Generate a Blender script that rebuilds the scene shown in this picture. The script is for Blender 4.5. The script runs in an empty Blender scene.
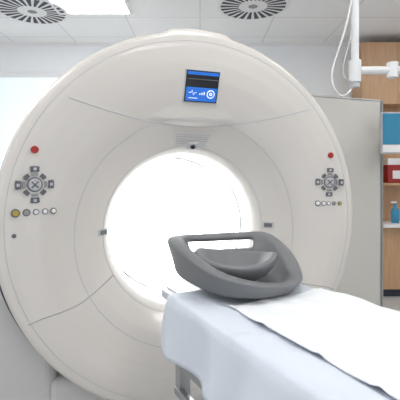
import bpy, bmesh, math, random
from mathutils import Vector, Matrix, noise
random.seed(3)
sc=bpy.context.scene
sc.view_settings.view_transform='Standard'
A=math.radians(19.8)

# ---------------- materials
def mat(name,col,rough=0.5,metal=0.0,emis=None,es=0.0,noise_amt=0.0,nscale=6.0,bump=0.0,bscale=80.0,coat=0.0):
    m=bpy.data.materials.new(name); m.use_nodes=True
    nt=m.node_tree; b=nt.nodes['Principled BSDF']
    b.inputs['Base Color'].default_value=(*col,1)
    b.inputs['Roughness'].default_value=rough
    b.inputs['Metallic'].default_value=metal
    if coat: b.inputs['Coat Weight'].default_value=coat
    if emis:
        b.inputs['Emission Color'].default_value=(*emis,1)
        b.inputs['Emission Strength'].default_value=es
    tc=nt.nodes.new('ShaderNodeTexCoord')
    if noise_amt>0:
        n=nt.nodes.new('ShaderNodeTexNoise'); n.inputs['Scale'].default_value=nscale
        nt.links.new(tc.outputs['Object'],n.inputs['Vector'])
        r=nt.nodes.new('ShaderNodeValToRGB')
        r.color_ramp.elements[0].color=(*[max(0,c*(1-noise_amt)) for c in col],1)
        r.color_ramp.elements[1].color=(*[min(1,c*(1+noise_amt)) for c in col],1)
        nt.links.new(n.outputs['Fac'],r.inputs['Fac'])
        nt.links.new(r.outputs['Color'],b.inputs['Base Color'])
    if bump>0:
        n2=nt.nodes.new('ShaderNodeTexNoise'); n2.inputs['Scale'].default_value=bscale
        nt.links.new(tc.outputs['Object'],n2.inputs['Vector'])
        bp=nt.nodes.new('ShaderNodeBump'); bp.inputs['Strength'].default_value=bump; bp.inputs['Distance'].default_value=0.01
        nt.links.new(n2.outputs['Fac'],bp.inputs['Height']); nt.links.new(bp.outputs['Normal'],b.inputs['Normal'])
    return m
M={}
M['shell']=mat('gantry_shell',(0.655,0.625,0.592),0.26,coat=0.35,noise_amt=0.01)
M['shell2']=mat('gantry_base_shell',(0.58,0.58,0.57),0.4,noise_amt=0.01)
M['rim']=mat('gantry_rim',(0.62,0.61,0.60),0.35,noise_amt=0.01)
M['liner']=mat('bore_liner',(0.74,0.75,0.75),0.45,noise_amt=0.01)
M['glow']=mat('added_bore_glow',(0.9,0.9,0.9),0.5,emis=(0.98,1,1),es=8.5)  # emission for the added cap that makes the bore read white
M['dark']=mat('dark_gap',(0.03,0.035,0.05),0.5)
M['seam']=mat('seam_grey',(0.30,0.30,0.30),0.6)
M['btn']=mat('button_grey',(0.12,0.125,0.14),0.4)
M['btnl']=mat('button_light',(0.50,0.51,0.53),0.4)
M['btnw']=mat('button_white',(0.8,0.8,0.8),0.4)
M['yellow']=mat('button_yellow',(0.40,0.32,0.06),0.4)
M['red']=mat('button_red',(0.36,0.02,0.02),0.4)
M['black']=mat('screen_black',(0.012,0.014,0.02),0.15)
M['blue']=mat('screen_blue',(0.02,0.12,0.5),0.2,emis=(0.01,0.15,0.6),es=0.5)
M['teal']=mat('screen_teal',(0.03,0.16,0.26),0.2,emis=(0.02,0.18,0.32),es=0.4)
M['icon']=mat('screen_icon',(0.8,0.9,1),0.4,emis=(0.8,0.9,1),es=0.4)
M['foam']=mat('grey_foam',(0.175,0.18,0.19),0.5,bump=0.06,bscale=120)
M['sheet']=mat('bed_sheet_fabric',(0.66,0.71,0.79),0.85,bump=0.15,bscale=30)
M['sheet2']=mat('top_sheet_fabric',(0.82,0.845,0.88),0.85,bump=0.15,bscale=30)
M['cradle']=mat('cradle_plastic',(0.62,0.65,0.70),0.4)
M['steel']=mat('brushed_steel',(0.45,0.46,0.48),0.3,metal=0.8,noise_amt=0.1)
M['part']=mat('partition_paint',(0.66,0.65,0.61),0.6,noise_amt=0.01)
M['wall']=mat('wall_paint',(0.91,0.93,0.95),0.7,bump=0.03)
M['armw']=mat('arm_white',(0.74,0.75,0.76),0.35)
M['floor']=mat('vinyl_floor',(0.58,0.58,0.57),0.35,noise_amt=0.05,nscale=20)
M['white']=mat('white_plastic',(0.86,0.86,0.86),0.4)
M['lamp']=mat('lamp_panel',(1,1,1),0.5,emis=(1.0,0.98,0.955),es=13.0)
def wood():
    m=bpy.data.materials.new('oak_veneer'); m.use_nodes=True; nt=m.node_tree; b=nt.nodes['Principled BSDF']
    tc=nt.nodes.new('ShaderNodeTexCoord'); mp=nt.nodes.new('ShaderNodeMapping'); mp.inputs['Scale'].default_value=(14,14,1.2)
    n=nt.nodes.new('ShaderNodeTexNoise'); n.inputs['Scale'].default_value=3; n.inputs['Detail'].default_value=6
    r=nt.nodes.new('ShaderNodeValToRGB'); r.color_ramp.elements[0].color=(0.46,0.26,0.135,1); r.color_ramp.elements[1].color=(0.66,0.43,0.26,1)
    nt.links.new(tc.outputs['Object'],mp.inputs['Vector']); nt.links.new(mp.outputs[0],n.inputs['Vector'])
    nt.links.new(n.outputs['Fac'],r.inputs['Fac']); nt.links.new(r.outputs[0],b.inputs['Base Color']); b.inputs['Roughness'].default_value=0.45
    return m
M['wood']=wood()
def ceilmat():
    m=bpy.data.materials.new('ceiling_tiles'); m.use_nodes=True; nt=m.node_tree; b=nt.nodes['Principled BSDF']
    tc=nt.nodes.new('ShaderNodeTexCoord'); br=nt.nodes.new('ShaderNodeTexBrick')
    br.offset=0.0; br.inputs['Scale'].default_value=1.0; br.inputs['Brick Width'].default_value=0.8; br.inputs['Row Height'].default_value=0.62
    br.inputs['Mortar Size'].default_value=0.006; br.inputs['Mortar Smooth'].default_value=0.0
    br.inputs['Color1'].default_value=(0.95,0.955,0.96,1); br.inputs['Color2'].default_value=(0.93,0.935,0.94,1); br.inputs['Mortar'].default_value=(0.70,0.71,0.73,1)
    nt.links.new(tc.outputs['Object'],br.inputs['Vector']); nt.links.new(br.outputs['Color'],b.inputs['Base Color']); b.inputs['Roughness'].default_value=0.8
    return m
M['ceil']=ceilmat()

# ---------------- helpers
def empty(name,loc=(0,0,0),rz=0):
    e=bpy.data.objects.new(name,None); sc.collection.objects.link(e); e.location=loc; e.rotation_euler=(0,0,rz); e.empty_display_size=0.1; return e
def mesh(name,verts,faces,m,parent=None,smooth=False,mats=None,fm=None):
    me=bpy.data.meshes.new(name); me.from_pydata([tuple(v) for v in verts],[],faces); me.update()
    o=bpy.data.objects.new(name,me); sc.collection.objects.link(o)
    for k in (mats or [m]): me.materials.append(k)
    if fm:
        for p,i in zip(me.polygons,fm): p.material_index=i
    bm=bmesh.new(); bm.from_mesh(me); bmesh.ops.recalc_face_normals(bm,faces=bm.faces); bm.to_mesh(me); bm.free()
    if smooth:
        for p in me.polygons: p.use_smooth=True
    if parent: o.parent=parent
    return o
def box(name,lo,hi,m,parent=None,bev=0.0,seg=3):
    bm=bmesh.new(); bmesh.ops.create_cube(bm,size=1)
    for v in bm.verts:
        v.co=Vector([lo[i]+(v.co[i]+0.5)*(hi[i]-lo[i]) for i in range(3)])
    if bev>0: bmesh.ops.bevel(bm,geom=list(bm.edges),offset=bev,segments=seg,profile=0.5,affect='EDGES')
    me=bpy.data.meshes.new(name); bm.to_mesh(me); bm.free(); me.materials.append(m)
    o=bpy.data.objects.new(name,me); sc.collection.objects.link(o)
    if parent: o.parent=parent
    return o
def tube(name,pts,r,m,parent=None,cyclic=False,res=6,smooth_pts=False):
    cu=bpy.data.curves.new(name,'CURVE'); cu.dimensions='3D'; cu.bevel_depth=r; cu.bevel_resolution=res//2; cu.use_fill_caps=True
    if smooth_pts:
        sp=cu.splines.new('NURBS'); sp.points.add(len(pts)-1); sp.use_endpoint_u=True; sp.order_u=4; sp.resolution_u=8
    else:
        sp=cu.splines.new('POLY'); sp.points.add(len(pts)-1)
    for i,p in enumerate(pts): sp.points[i].co=(*p,1)
    sp.use_cyclic_u=cyclic
    tmp=bpy.data.objects.new(name+'_c',cu); sc.collection.objects.link(tmp)
    me=bpy.data.meshes.new_from_object(tmp); bpy.data.objects.remove(tmp)
    me.materials.clear(); me.materials.append(m)
    for p in me.polygons: p.use_smooth=True
    o=bpy.data.objects.new(name,me); sc.collection.objects.link(o)
    if parent: o.parent=parent
    return o
def revolve_y(name,prof,m,parent,cx=0,cz=0,n=48,smooth=True):
    V=[];F=[]
    for (r,y) in prof:
        for i in range(n):
            t=2*math.pi*i/n; V.append(Vector((cx+r*math.cos(t),y,cz+r*math.sin(t))))
    for j in range(len(prof)-1):
        for i in range(n):
            k=(i+1)%n; F.append((j*n+i,j*n+k,(j+1)*n+k,(j+1)*n+i))
    return mesh(name,V,F,m,parent,smooth)

# ---------------- ROOM
CEIL=3.2
box('floor',(-3.6,-2.6,-0.1),(4.2,5.3,0),M['floor'])
box('ceiling',(-3.6,-2.6,CEIL),(4.2,5.3,CEIL+0.1),M['ceil'])
box('wall_back',(-3.6,5.2,0),(4.2,5.3,CEIL),M['wall'])
box('wall_left',(-3.7,-2.6,0),(-3.6,5.3,CEIL),M['wall'])
box('wall_right',(4.2,-2.6,0),(4.3,5.3,CEIL),M['wall'])
box('baseboard_back',(-3.6,5.18,0),(1.95,5.2,0.1),M['part'])
box('trim_1',(-3.6,5.17,CEIL-0.03),(4.2,5.2,CEIL),M['white'])
w=empty('window_1',(-2.1,5.19,0))
box('pane',(-0.75,-0.02,0.9),(0.35,0.0,2.75),mat('frosted_glass',(0.85,0.92,0.96),0.3,emis=(0.80,0.92,1),es=0.30),w)
for nm,lo,hi in [('frame_l',(-0.8,-0.05,0.85),(-0.75,0.0,2.8)),('frame_r',(0.35,-0.05,0.85),(0.40,0,2.8)),('frame_t',(-0.75,-0.05,2.75),(0.35,0,2.8)),('frame_b',(-0.75,-0.05,0.85),(0.35,0,0.9))]:
    box(nm,lo,hi,M['white'],w,0.005)
for i,(x,y) in enumerate([(-1.1,3.92),(0.5,1.2),(-1.5,1.2),(2.2,1.6),(-0.5,-1.2),(1.8,-1.2),(2.9,3.4),(-2.6,2.6)]):
    e=empty('ceiling_light_panel',(x,y,CEIL))
    box('diffuser',(-0.36,-0.28,-0.012),(0.36,0.28,-0.004),M['lamp'],e)
    for nm,lo,hi in [('frame_a',(-0.39,-0.31,-0.018),(-0.36,0.31,0)),('frame_b',(0.36,-0.31,-0.018),(0.39,0.31,0)),('frame_c',(-0.36,-0.31,-0.018),(0.36,-0.28,0)),('frame_d',(-0.36,0.28,-0.018),(0.36,0.31,0))]:
        box(nm,lo,hi,M['white'],e)
def vent(x,y,R=0.34):
    e=empty('ceiling_air_diffuser',(x,y,CEIL))
    n=48
    V=[];F=[]
    prof=[(R*1.08,0.0),(R*1.06,-0.012),(R*0.9,-0.016),(0.0001,-0.016)]
    for r,z in prof:
        for i in range(n):
            t=2*math.pi*i/n; V.append((r*math.cos(t),r*math.sin(t),z))
    for j in range(len(prof)-1):
        for i in range(n):
            k=(i+1)%n; F.append((j*n+i,j*n+k,(j+1)*n+k,(j+1)*n+i))
    mesh('plate',V,F,M['white'],e)
    V=[];F=[]
    for i in range(24):
        t=2*math.pi*i/24; 
        for (r,dt) in [(R*0.42,-0.055),(R*0.42,0.085),(R*0.96,0.02+0.07),(R*0.96,0.02-0.09)]:
            V.append((r*math.cos(t+dt),r*math.sin(t+dt),-0.0175))
        F.append((4*i,4*i+1,4*i+2,4*i+3))
    mesh('slots',V,F,M['dark'],e)
    V=[(R*.14*math.cos(2*math.pi*i/20),R*.14*math.sin(2*math.pi*i/20),-0.018) for i in range(20)]
    mesh('hub',V,[tuple(range(20))],M['seam'],e)
vent(-1.74,4.15); vent(0.533,4.02); 

# ---------------- GANTRY
G=empty('ct_scanner',(0.009,2.07,0),A)
CB=1.18; CD=1.262
RT=0.948
PROF=[(0.425,0.37),(0.430,0.315),(0.442,0.275),(0.465,0.242),(0.50,0.211),(0.53,0.187),(0.57,0.156),(0.62,0.124),(0.67,0.090),(0.72,0.060),(0.78,0.03),(0.84,0.010),(0.90,0.0),(RT,0.0)]
def dish(r):
    if r<=PROF[0][0]: return PROF[0][1]
    for (a,va),(b,vb) in zip(PROF,PROF[1:]):
        if r<=b:
            t=(r-a)/(b-a); return va+(vb-va)*t
    return 0.0
def sst(t): t=max(0,min(1,t)); return t*t*(3-2*t)
def bumpR(u): return 0.016*(1-sst((abs(u+0.01)-0.15)/0.04))
def crease_z(u): return 1.775+0.105*(abs(u)/0.66)**1.8+0.012*u
def surf(r,th):
    cz=CB+(CD-CB)*sst((r-0.62)/(RT-0.62))
    u=r*math.cos(th); z=cz+r*math.sin(th)
    v=dish(r)
    zc=crease_z(u)
    if z>zc-0.03 and math.sin(th)>0:
        k=sst((z-zc+0.018)/0.036)
        top=CD+RT
        pv=0.108*max(0,1-(z-zc)/(top-1.775))**1.2*(max(0,1-(abs(u)/0.72)**2))
        if pv<v: v=v+(pv-v)*k
    return Vector((u,v,z))
N=320
radii=[]
r=PROF[0][0]
while r<RT-0.004: radii.append(r); r+=0.008
radii.append(RT)
V=[];F=[]
for r in radii:
    for i in range(N): V.append(surf(r,2*math.pi*i/N))
def outer(rr,v,th):
    u=rr*math.cos(th); z=CD+rr*math.sin(th)
    if math.sin(th)>0: z+=bumpR(u)
    return Vector((u,v,z))
for rr,v in [(0.960,0.003),(0.969,0.010),(0.975,0.02),(0.978,0.035),(0.978,0.14),(0.970,0.15)]:
    for i in range(N): V.append(outer(rr,v,2*math.pi*i/N))
rows=len(V)//N
for j in range(rows-1):
    for i in range(N):
        k=(i+1)%N; F.append((j*N+i,j*N+k,(j+1)*N+k,(j+1)*N+i))
mesh('front_cover',V,F,M['shell'],G,True)
V=[];F=[]
prof=[(0.94,0.145),(0.955,0.17),(0.955,0.90),(0.92,0.96),(0.43,1.30)]
for rr,v in prof:
    for i in range(N):
        p=outer(rr,v,2*math.pi*i/N); 
        if rr<0.5: p=Vector((rr*math.cos(2*math.pi*i/N),v,CB+rr*math.sin(2*math.pi*i/N)))
        V.append(p)
for j in range(len(prof)-1):
    for i in range(N):
        k=(i+1)%N; F.append((j*N+i,j*N+k,(j+1)*N+k,(j+1)*N+i))
mesh('rear_cover',V,F,M['rim'],G,True)
tube('gap_shade_ring',[outer(0.988,0.120,math.radians(182+60*i/96)) for i in range(97)],0.013,M['dark'],G)  # solid dark tube imitating the shadow in the gap behind the cover edge
tube('rim_seam',[surf(0.925,2*math.pi*i/256) for i in range(256)],0.0016,M['btnl'],G,True)
box('base_left',(-1.45,0.16,0.0),(-0.70,0.93,1.06),M['shell2'],G,0.06,5)
box('base_right',(0.66,0.16,0.0),(0.85,0.93,0.98),M['shell2'],G,0.06,5)
box('base_bottom',(-0.75,0.16,0.0),(0.70,0.93,0.48),M['shell2'],G,0.04,4)
revolve_y('bore_liner',[(0.425,0.365),(0.423,0.42),(0.423,1.28)],M['liner'],G,0,CB,96)
for i,v in enumerate([0.42,0.52,0.56]):
    tube('liner_ring_%d'%(i+1),[Vector((0.4215*math.cos(2*math.pi*k/96),v,CB+0.4215*math.sin(2*math.pi*k/96))) for k in range(96)],0.003,M['seam'],G,True)
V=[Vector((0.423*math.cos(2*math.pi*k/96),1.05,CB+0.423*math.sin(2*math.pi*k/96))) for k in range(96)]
mesh('added_bore_glow_cap',V,[tuple(range(96))],M['glow'],G)  # added glowing cap, stands in for overexposed brightness through the open bore
for i,(rr,w_) in enumerate([(0.475,0.0018),(0.625,0.0020)]):
    tube('ring_seam_%d'%(i+1),[surf(rr,2*math.pi*k/200) for k in range(200)],w_,M['btnl'],G,True)
for i,an in enumerate([208,332]):
    tube('radial_seam_%d'%(i+1),[surf(0.475+0.46*k/40,math.radians(an)) for k in range(41)],0.0022,M['seam'],G)
pts=[]
def local_on(u,z):
    r_=math.hypot(u,z-CB); cz=CB
    for it in range(12):
        cz=CB+(CD-CB)*sst((r_-0.62)/(RT-0.62)); r_=math.hypot(u,z-cz)
    return surf(min(r_,RT),math.atan2(z-cz,u))
for k in range(61):
    u=-0.655+1.31*k/60; pts.append(local_on(u,crease_z(u)-0.016))
tube('panel_crease',pts,0.0030,M['btnl'],G)
def frame(u,z):
    e=0.006
    p=local_on(u,z); pu=local_on(u+e,z)-local_on(u-e,z); pz=local_on(u,z+e)-local_on(u,z-e)
    n=pz.cross(pu).normalized()
    if n.y>0: n=-n
    zz=(pz-n*pz.dot(n)).normalized()
    xx=zz.cross(n)*-1
    if xx.x<0: xx=-xx
    m=Matrix((xx,-n,zz)).transposed().to_4x4(); m.translation=p
    return m
def disc(name,m4,cx,cz,r,h,mt,par,n=24):
    V=[];F=[]
    for (rr,y) in [(r,0.004),(r,-h*0.7),(r*0.85,-h),(0.00001,-h)]:
        for i in range(n):
            t=2*math.pi*i/n; V.append(m4@Vector((cx+rr*math.cos(t),y,cz+rr*math.sin(t))))
    for j in range(3):
        for i in range(n):
            k=(i+1)%n; F.append((j*n+i,j*n+k,(j+1)*n+k,(j+1)*n+i))
    return mesh(name,V,F,mt,par)
def petal(name,m4,a0,a1,r0,r1,h,mt,par):
    V=[];F=[];n=6
    outl=[(r0,a0+(a1-a0)*i/n) for i in range(n+1)]+[(r1,a1-(a1-a0)*(0.1+0.8*i/n)) for i in range(n+1)]
    L=len(outl)
    for y in (0.004,-h):
        for r,a in outl: V.append(m4@Vector((r*math.cos(a),y,r*math.sin(a))))
    F.append(tuple(range(L,2*L)))
    for i in range(L): F.append((i,(i+1)%L,L+(i+1)%L,L+i))
    return mesh(name,V,F,mt,par)
def keypad(nm,u,z,s,mir):
    m4=frame(u,z)
    disc(nm+'_hub_ring',m4,0,0,0.034*s,0.004,M['btn'],G); disc(nm+'_hub',m4,0,0,0.028*s,0.007,M['btnl'],G)
    for q in range(4):
        a=math.radians(90*q+45)
        b0=m4@Vector((0,-0.0085,0)); b1=m4@Vector((0.021*s*math.cos(a),-0.0085,0.021*s*math.sin(a)))
        tube(nm+'_cross_%d'%q,[b0,b1],0.0028*s,M['btn'],G)
    for q in range(4):
        a=math.radians(90*q)
        petal(nm+'_arrow_%d'%q,m4,a-0.34,a+0.34,0.041*s,0.054*s,0.006,M['seam'],G)
        petal(nm+'_outer_%d'%q,m4,a-0.30,a+0.30,0.060*s,0.084*s,0.006,M['btn'],G)
        petal(nm+'_outer_icon_%d'%q,m4,a-0.10,a+0.10,0.066*s,0.078*s,0.0075,M['btnl'],G)
        a+=math.pi/4
        petal(nm+'_diag_%d'%q,m4,a-0.28,a+0.28,0.041*s,0.060*s,0.006,M['btn'],G)
    m5=frame(u,z+0.158*s); disc(nm+'_stop_button',m5,0,0,0.017*s,0.01,M['red'],G)
    m6=frame(u,z-0.125*s)
    cols=['yellow','btn','btnw','btnw','btnw']; xs=[-0.082,-0.036,0.005,0.045,0.083]
    rs=[0.019,0.017,0.014,0.014,0.014]
    if mir: xs=[-0.065,-0.03,0.0,0.032,0.066]
    for i,(x,c,rr) in enumerate(zip(xs,cols,rs)):
        if mir: c=['btnw','btnw','btnw','btn','yellow'][i]; rr*=0.85
        disc(nm+'_key_ring_%d'%i,m6,x*s,0,rr*s,0.003,M['btn'],G,18)
        disc(nm+'_key_%d'%i,m6,x*s,0,rr*0.72*s,0.006,M[c] if c!='btn' else M['seam'],G,18)
keypad('left_keypad',-0.80,1.452,1.0,False)
keypad('right_keypad',0.805,1.452,1.0,True)
m7=frame(-0.885,1.225); disc('left_jack',m7,0,0,0.010,0.005,M['btn'],G,16)
def bx(nm,m4,lo,hi,mt,par,bev=0.003):
    o=box(nm,lo,hi,mt,None,bev,2)
    o.data.transform(m4); o.parent=par; return o
for nm,u in (('laser_window_l',-0.475),('laser_window_r',0.505)):
    mm=frame(u,1.190); bx(nm+'_frame',mm,(-0.035,-0.005,-0.018),(0.035,0.01,0.018),M['btnl'],G)
    bx(nm,mm,(-0.024,-0.008,-0.012),(0.024,0.0,0.012),M['btn'],G)
md=frame(0.015,1.962)
bx('display_bezel',md,(-0.098,-0.006,-0.088),(0.098,0.03,0.088),M['btnl'],G,0.005)
bx('display_black',md,(-0.092,-0.009,-0.082),(0.092,0.0,0.082),M['black'],G,0.002)
bx('display_blue',md,(-0.086,-0.0105,-0.076),(0.086,0.0,-0.004),M['blue'],G,0.001)
bx('display_strip',md,(-0.086,-0.0105,0.036),(0.086,0.0,0.040),M['btn'],G,0.001)
bx('display_header',md,(-0.086,-0.0105,0.060),(0.086,0.0,0.076),M['blue'],G,0.001)
def ring(nm,m4,cx,cz,r,w,mt):
    tube(nm,[m4@Vector((cx+r*math.cos(2*math.pi*i/20),-0.0115,cz+r*math.sin(2*math.pi*i/20))) for i in range(20)],w,mt,G,True)
ring('icon_ring',md,0.052,-0.036,0.020,0.0028,M['icon'])
ring('icon_dot',md,0.052,-0.036,0.006,0.003,M['icon'])
tube('icon_wave',[md@Vector((x,-0.0115,z)) for x,z in [(-0.07,-0.032),(-0.058,-0.032),(-0.052,-0.020),(-0.045,-0.045),(-0.038,-0.032),(-0.028,-0.032)]],0.0018,M['icon'],G)
for i in range(3): bx('icon_bar_%d'%i,md,(-0.012+i*0.012,-0.012,-0.042),(-0.006+i*0.012,-0.01,-0.034+0.004*i),M['icon'],G,0)
bx('icon_line',md,(-0.07,-0.012,-0.062),(-0.02,-0.01,-0.059),M['icon'],G,0)
# speaker grille
ZG=1.695
V=[];F=[]
gx=18; gz=8
for k,yy in enumerate((-0.006,0.006)):
    for b in range(gz+1):
        for a in range(gx+1):
            z=-0.045+0.080*b/gz; hw=0.088+0.030*b/gz
            p=local_on(-hw+2*hw*a/gx+0.01,ZG+z); V.append(Vector((p.x,p.y+yy,p.z)))
for b in range(gz):
    for a in range(gx):
        q=b*(gx+1)+a; F.append((q,q+1,q+gx+2,q+gx+1))
L=(gx+1)*(gz+1)
bd=[a for a in range(gx+1)]+[b*(gx+1)+gx for b in range(1,gz+1)]+[gz*(gx+1)+a for a in range(gx-1,-1,-1)]+[b*(gx+1) for b in range(gz-1,0,-1)]
for i in range(len(bd)): F.append((bd[i],bd[(i+1)%len(bd)],L+bd[(i+1)%len(bd)],L+bd[i]))
mesh('speaker_grille',V,F,M['rim'],G)
V=[];F=[]
for a in range(-10,11):
    for b in range(-3,3):
        x=a*0.010+(b%2)*0.005; z=b*0.012
        if abs(x)>0.096+z*0.3 or (abs(x)<0.035 and z<0.002): continue
        p=local_on(x+0.01,ZG+z)+Vector((0,-0.0085,0)); n0=len(V)
        for t in range(6): V.append(p+Vector((0.0028*math.cos(t*math.pi/3),0,0.0028*math.sin(t*math.pi/3))))
        F.append(tuple(range(n0,n0+6)))
mesh('grille_holes',V,F,M['seam'],G)
mc=frame(0.02,1.670)
bx('camera_mount',mc,(-0.032,-0.024,-0.026),(0.032,0.01,0.028),M['btnl'],G,0.008)
disc('camera_lens_ring',mc,0,0.0,0.018,0.028,M['btn'],G); disc('camera_lens',mc,0,0.0,0.012,0.031,M['black'],G)

# ---------------- PATIENT TABLE
TX,TY=0.072,1.896
TR=A+math.radians(8)
T=empty('patient_table',(TX,TY,0),TR)
V=[];F=[]
outl=[]
for k in range(25):
    a=math.pi*k/24; c=math.cos(a)
    outl.append((0.27*math.copysign(abs(c)**0.5,c), -0.02+0.115*max(0,math.sin(a))**0.8))
outl+= [(-0.27,-2.15),(0.27,-2.15)]
L=len(outl)
for z in (0.950,0.987):
    for x,y in outl: V.append((x,y,z))
F=[tuple(range(L)),tuple(range(L,2*L))]+[(i,(i+1)%L,L+(i+1)%L,L+i) for i in range(L)]
o=mesh('cradle_board',V,F,M['cradle'],T)
bv=o.modifiers.new('b','BEVEL'); bv.width=0.008; bv.segments=3; bv.limit_method='ANGLE'
box('cradle_pad',(-0.24,-2.1,0.986),(0.24,0.02,0.995),M['white'],T,0.003)
box('table_frame',(-0.23,-2.1,0.83),(0.23,-0.28,0.945),M['shell2'],T,0.02)
box('rail_side',(-0.285,-2.0,0.735),(-0.255,-0.16,0.77),M['steel'],T,0.004)
box('rail_side_b',(0.235,-2.0,0.74),(0.265,-0.16,0.77),M['steel'],T,0.004)
box('rail_lower',(-0.285,-2.0,0.61),(-0.255,-0.16,0.64),M['steel'],T,0.004)
for i,y in enumerate((-0.18,-0.75,-1.3,-1.9)):
    box('bracket_%d'%i,(-0.28,y-0.02,0.61),(-0.23,y+0.02,0.88),M['steel'],T,0.004)
    box('cross_bar_%d'%i,(-0.25,y-0.015,0.85),(0.25,y+0.015,0.88),M['steel'],T,0.004)
box('lift_column',(-0.19,-1.75,0.08),(0.19,-0.95,0.83),M['shell2'],T,0.05,4)
box('table_foot',(-0.30,-2.05,0.0),(0.30,-0.75,0.10),M['shell2'],T,0.03,4)

def sheet(name,x0,x1,y0,y1,zt,dropL,dropR,m,seed,flare=0.0,amp=0.004,thick=0.003,ystag=0.0):
    prof=[]
    nL=12
    if dropL>0:
        for i in range(nL,0,-1):
            t=i/nL; prof.append((x0-0.014-0.030*t,zt-0.018-dropL*t,1))
        prof.append((x0-0.010,zt-0.007,0.3))
    for i in range(41):
        prof.append((x0+(x1-x0)*i/40,zt,0))
    if dropR>0:
        prof.append((x1+0.009,zt-0.006,0.3))
        for i in range(1,nL+1):
            t=i/nL; prof.append((x1+0.012+0.02*t,zt-0.015-dropR*t,1))
    NY=200; V=[];F=[]
    W=len(prof)
    for j in range(NY+1):
        t=j/NY
        y=y0+(y1-y0)*t
        fl=flare*min(1,t*2.2)
        for i,(x,z,k) in enumerate(prof):
            xx=x+(fl*(x-x0)/(x1-x0) if x>x0 else 0)
            q=noise.noise(Vector((xx*5+seed,y*4,z*3)))
            q2=noise.noise(Vector((xx*11+y*5+seed,y*5-xx*4,seed)))
            q3=1-abs(noise.noise(Vector((xx*4+y*3+seed*2,y*3-xx*3,seed+3))))*2.4
            rid=max(0,q3-0.6)*0.018
            yy=y+(0.012*noise.noise(Vector((xx*6,seed,0)))+ystag*(xx-x0)/(x1-x0))*(1-t)
            if k>=1:
                hang=abs(z-zt)/0.2
                wv=0.018*hang*math.sin(y*19+seed+2.5*q)+0.018*q*hang
                V.append((xx+wv*(1 if x<0 else -1),yy,z+0.014*q))
            else:
                V.append((xx,yy,z+amp*(0.6+q)+amp*0.7*q2*(1 if k==0 else 0)+rid))
    for j in range(NY):
        for i in range(W-1):
            a=j*W+i; F.append((a,a+1,a+W+1,a+W))
    o=mesh(name,V,F,m,T,True)
    s=o.modifiers.new('s','SOLIDIFY'); s.thickness=thick; s.offset=1
    return o
sheet('bed_sheet',-0.285,0.285,-0.125,-2.14,0.997,0.195,0.12,M['sheet'],1.7,0.03,0.004,ystag=0.03)
sheet('cotton_drape',-0.17,0.30,-0.40,-2.10,1.010,0.0,0.11,M['sheet2'],5.1,0.06,0.007,ystag=0.02)

# ---------------- HEAD SUPPORT
rim=[(-.15,1.79,.198),(-.07,1.63,.160),(.06,1.485,.112),(.23,1.465,.078),(.39,1.58,.056),(.45,1.76,.060),(.435,1.90,.125),(.35,2.02,.192),(.20,2.03,.193),(.02,1.97,.194),(-.115,1.89,.200)]
def cat(P,n):
    out=[];L=len(P)
    for i in range(n):
        f=i/n*L; k=int(f); t=f-k
        p0,p1,p2,p3=[Vector(P[(k+q)%L]) for q in (-1,0,1,2)]
        out.append(0.5*((2*p1)+(-p0+p2)*t+(2*p0-5*p1+4*p2-p3)*t*t+(-p0+3*p1-3*p2+p3)*t**3))
    return out
Z0=1.012
NN=44
R=cat(rim,NN); C=Vector((.19,1.75,0))
V=[];F=[]
hole=set()
for i in range(NN):
    f=i/NN*len(rim)
    if 7.4<=f<=10.2: hole.add(i)
def row(scale,hf,hadd=0,rear=None):
    st=len(V)
    for i,p in enumerate(R):
        q=C+(Vector((p.x,p.y,0))-C)*scale
        h=hf
        if rear is not None and (i in hole or (i+1)%NN in hole or (i-1)%NN in hole): h=rear
        V.append(Vector((q.x,q.y,Z0+p.z*h+hadd)))
    return st
r0=row(0.85,0.0,0.0); r1=row(0.90,0.40,0,0.66); r2=row(0.97,0.78,0,0.81); r3=row(1.0,0.93); r3b=row(0.98,1.02)
r4=row(0.78,1.03); r5=row(0.74,0.84); r6=row(0.66,0.52,0,0.66); r7=row(0.56,0.26,0.012); r8=row(0.3,0.08,0.018)
def quad(a,b,i): 
    k=(i+1)%NN; F.append((a+i,a+k,b+k,b+i))
for i in range(NN):
    k=(i+1)%NN
    quad(r0,r1,i)
    if i in hole:
        quad(r1,r6,i); quad(r2,r5,i)
        if (i-1)%NN not in hole: F.append((r1+i,r2+i,r5+i,r6+i))
        if k not in hole: F.append((r1+k,r2+k,r5+k,r6+k))
    else:
        quad(r1,r2,i); quad(r5,r6,i)
    quad(r2,r3,i); quad(r3,r3b,i); quad(r3b,r4,i); quad(r4,r5,i); quad(r6,r7,i); quad(r7,r8,i)
F.append(tuple(r8+i for i in range(NN))); F.append(tuple(r0+i for i in range(NN)))
cc=Vector((.155,1.72,Z0+0.015)); n=32; base=len(V)
cup=[(0.05,0.02),(0.12,0.04),(0.165,0.095),(0.180,0.138),(0.170,0.154),(0.142,0.140),(0.10,0.085),(0.05,0.060),(0.001,0.055)]
for (rr,h) in cup:
    for i in range(n):
        t=2*math.pi*i/n
        lx=rr*math.cos(t); ly=rr*0.95*math.sin(t)
        hh=h*(1-0.20*max(0,math.sin(t+0.3))*rr/0.14-0.22*max(0,-math.sin(t))*rr/0.14)
        V.append(cc+Vector((lx,ly,hh)))
for j in range(len(cup)-1):
    for i in range(n):
        k=(i+1)%n; F.append((base+j*n+i,base+j*n+k,base+(j+1)*n+k,base+(j+1)*n+i))
hs=mesh('head_support_cushion',V,F,M['foam'],None,True)
ss=hs.modifiers.new('s','SUBSURF'); ss.levels=2; ss.render_levels=2

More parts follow.
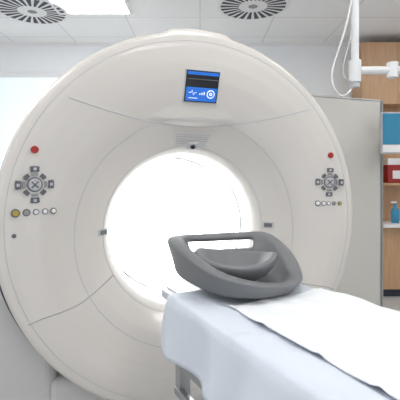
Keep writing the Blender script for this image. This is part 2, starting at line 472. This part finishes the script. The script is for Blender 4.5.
# ---------------- PARTITION
P=empty('partition_screen',(0.009,2.07,0),A)
box('panel',(1.15,1.4,0.0),(2.54,1.48,2.27),M['part'],P,0.006)
box('edge_trim',(2.53,1.385,0.0),(2.555,1.49,2.28),M['seam'],P,0.003)
box('top_trim',(1.15,1.39,2.27),(2.53,1.49,2.285),M['rim'],P,0.003)
box('toe_kick',(1.15,1.385,0.0),(2.53,1.40,0.10),M['dark'],P)

# ---------------- WOOD CABINET
Wd=empty('wooden_storage_cabinet',(0,0,0))
box('side_left',(1.96,4.85,0),(2.0,5.17,3.1),M['wood'],Wd,0.003)
box('upper_doors',(2.0,4.85,2.35),(2.40,5.17,3.1),M['wood'],Wd,0.003)
box('upper_doors_b',(2.405,4.85,2.35),(3.5,5.17,3.1),M['wood'],Wd,0.003)
box('back_panel',(2.0,5.12,0.9),(3.5,5.17,2.35),M['wood'],Wd)
box('counter',(2.0,4.75,0.86),(3.5,5.17,0.90),M['white'],Wd,0.004)
box('lower_doors',(2.0,4.85,0.1),(2.75,5.17,0.86),M['wood'],Wd,0.003)
box('lower_doors_b',(2.755,4.85,0.1),(3.5,5.17,0.86),M['wood'],Wd,0.003)
box('shelf',(2.0,4.87,1.36),(3.5,5.12,1.39),M['wood'],Wd,0.002)
box('plinth',(2.0,4.9,0.0),(3.5,5.17,0.1),M['dark'],Wd)
e=empty('glove_dispenser_box',(2.42,4.97,1.392))
box('body',(-0.12,-0.07,0),(0.2,0.09,0.22),M['red'],e,0.006); box('label',(-0.06,-0.074,0.05),(0.1,-0.07,0.15),M['white'],e)
box('lid',(-0.12,-0.07,0.22),(0.2,0.09,0.30),M['white'],e,0.006)
e=empty('sanitizer_bottle',(2.40,4.92,0.902))
revb=[(0.0001,0),(0.045,0.0),(0.048,0.15),(0.02,0.19),(0.015,0.24),(0.0001,0.24)]
V=[];F=[]
for rr,z in revb:
    for i in range(20): V.append((rr*math.cos(i*math.pi/10),rr*math.sin(i*math.pi/10),z))
for j in range(5):
    for i in range(20):
        k=(i+1)%20; F.append((j*20+i,j*20+k,(j+1)*20+k,(j+1)*20+i))
mesh('bottle',V,F,M['teal'],e,True)
box('pump',(-0.05,-0.01,0.24),(0.015,0.01,0.26),M['white'],e,0.003)
e=empty('display_monitor',(2.03,3.95,1.92))
box('bezel',(-0.25,-0.02,-0.22),(0.25,0.02,0.19),M['btnl'],e,0.01)
box('screen',(-0.235,-0.024,-0.13),(0.235,-0.019,0.175),M['teal'],e)
box('screen_bar',(-0.235,-0.024,-0.205),(0.235,-0.019,-0.135),M['white'],e)
box('bracket',(-0.03,0.02,-0.05),(0.03,0.22,0.05),M['seam'],e)

# ---------------- CEILING ARM
E=empty('ceiling_suspension_arm',(0.93,2.4,0))
tube('drop_pole',[(0,0,CEIL),(0,0,2.06)],0.022,M['armw'],E,res=10)
tube('ceiling_cover',[(0,0,CEIL),(0,0,CEIL-0.08)],0.10,M['armw'],E,res=12)
tube('pole_joint',[(0,0,2.18),(0,0,2.05)],0.036,M['armw'],E,res=12)
tube('joint_cap',[(0,0,2.05),(0,0,2.02)],0.028,M['btnl'],E,res=12)
tube('arm',[(0,0,2.12),(0.35,-0.05,2.11),(1.0,-0.15,2.11)],0.024,M['armw'],E,res=10)
tube('arm_joint',[(0.21,-0.03,2.07),(0.21,-0.03,2.16)],0.032,M['armw'],E,res=10)
tube('cable_a',[(-0.02,0,2.55),(-0.06,-0.02,2.35),(-0.15,-0.02,2.15),(-0.15,-0.02,2.00),(-0.07,-0.02,1.93),(-0.01,0,2.03)],0.006,M['armw'],E,smooth_pts=True)
tube('cable_b',[(-0.02,0,2.40),(-0.03,-0.03,2.30),(-0.10,-0.03,2.15),(-0.08,-0.03,2.04),(0.0,-0.01,2.06)],0.005,M['btnl'],E,smooth_pts=True)

# ---------------- LIGHT
wd=bpy.data.worlds.new('World'); sc.world=wd; wd.use_nodes=True
bg=wd.node_tree.nodes['Background']; bg.inputs[0].default_value=(0.93,0.96,1,1); bg.inputs[1].default_value=0.85
# ---------------- CAMERA
cd=bpy.data.cameras.new('Camera'); cam=bpy.data.objects.new('Camera',cd); sc.collection.objects.link(cam)
cam.location=(0,0,1.5); cam.rotation_euler=(math.radians(90),0,0); cd.sensor_width=36; cd.lens=36; cd.shift_y=-0.065; cd.clip_start=0.05
sc.camera=cam
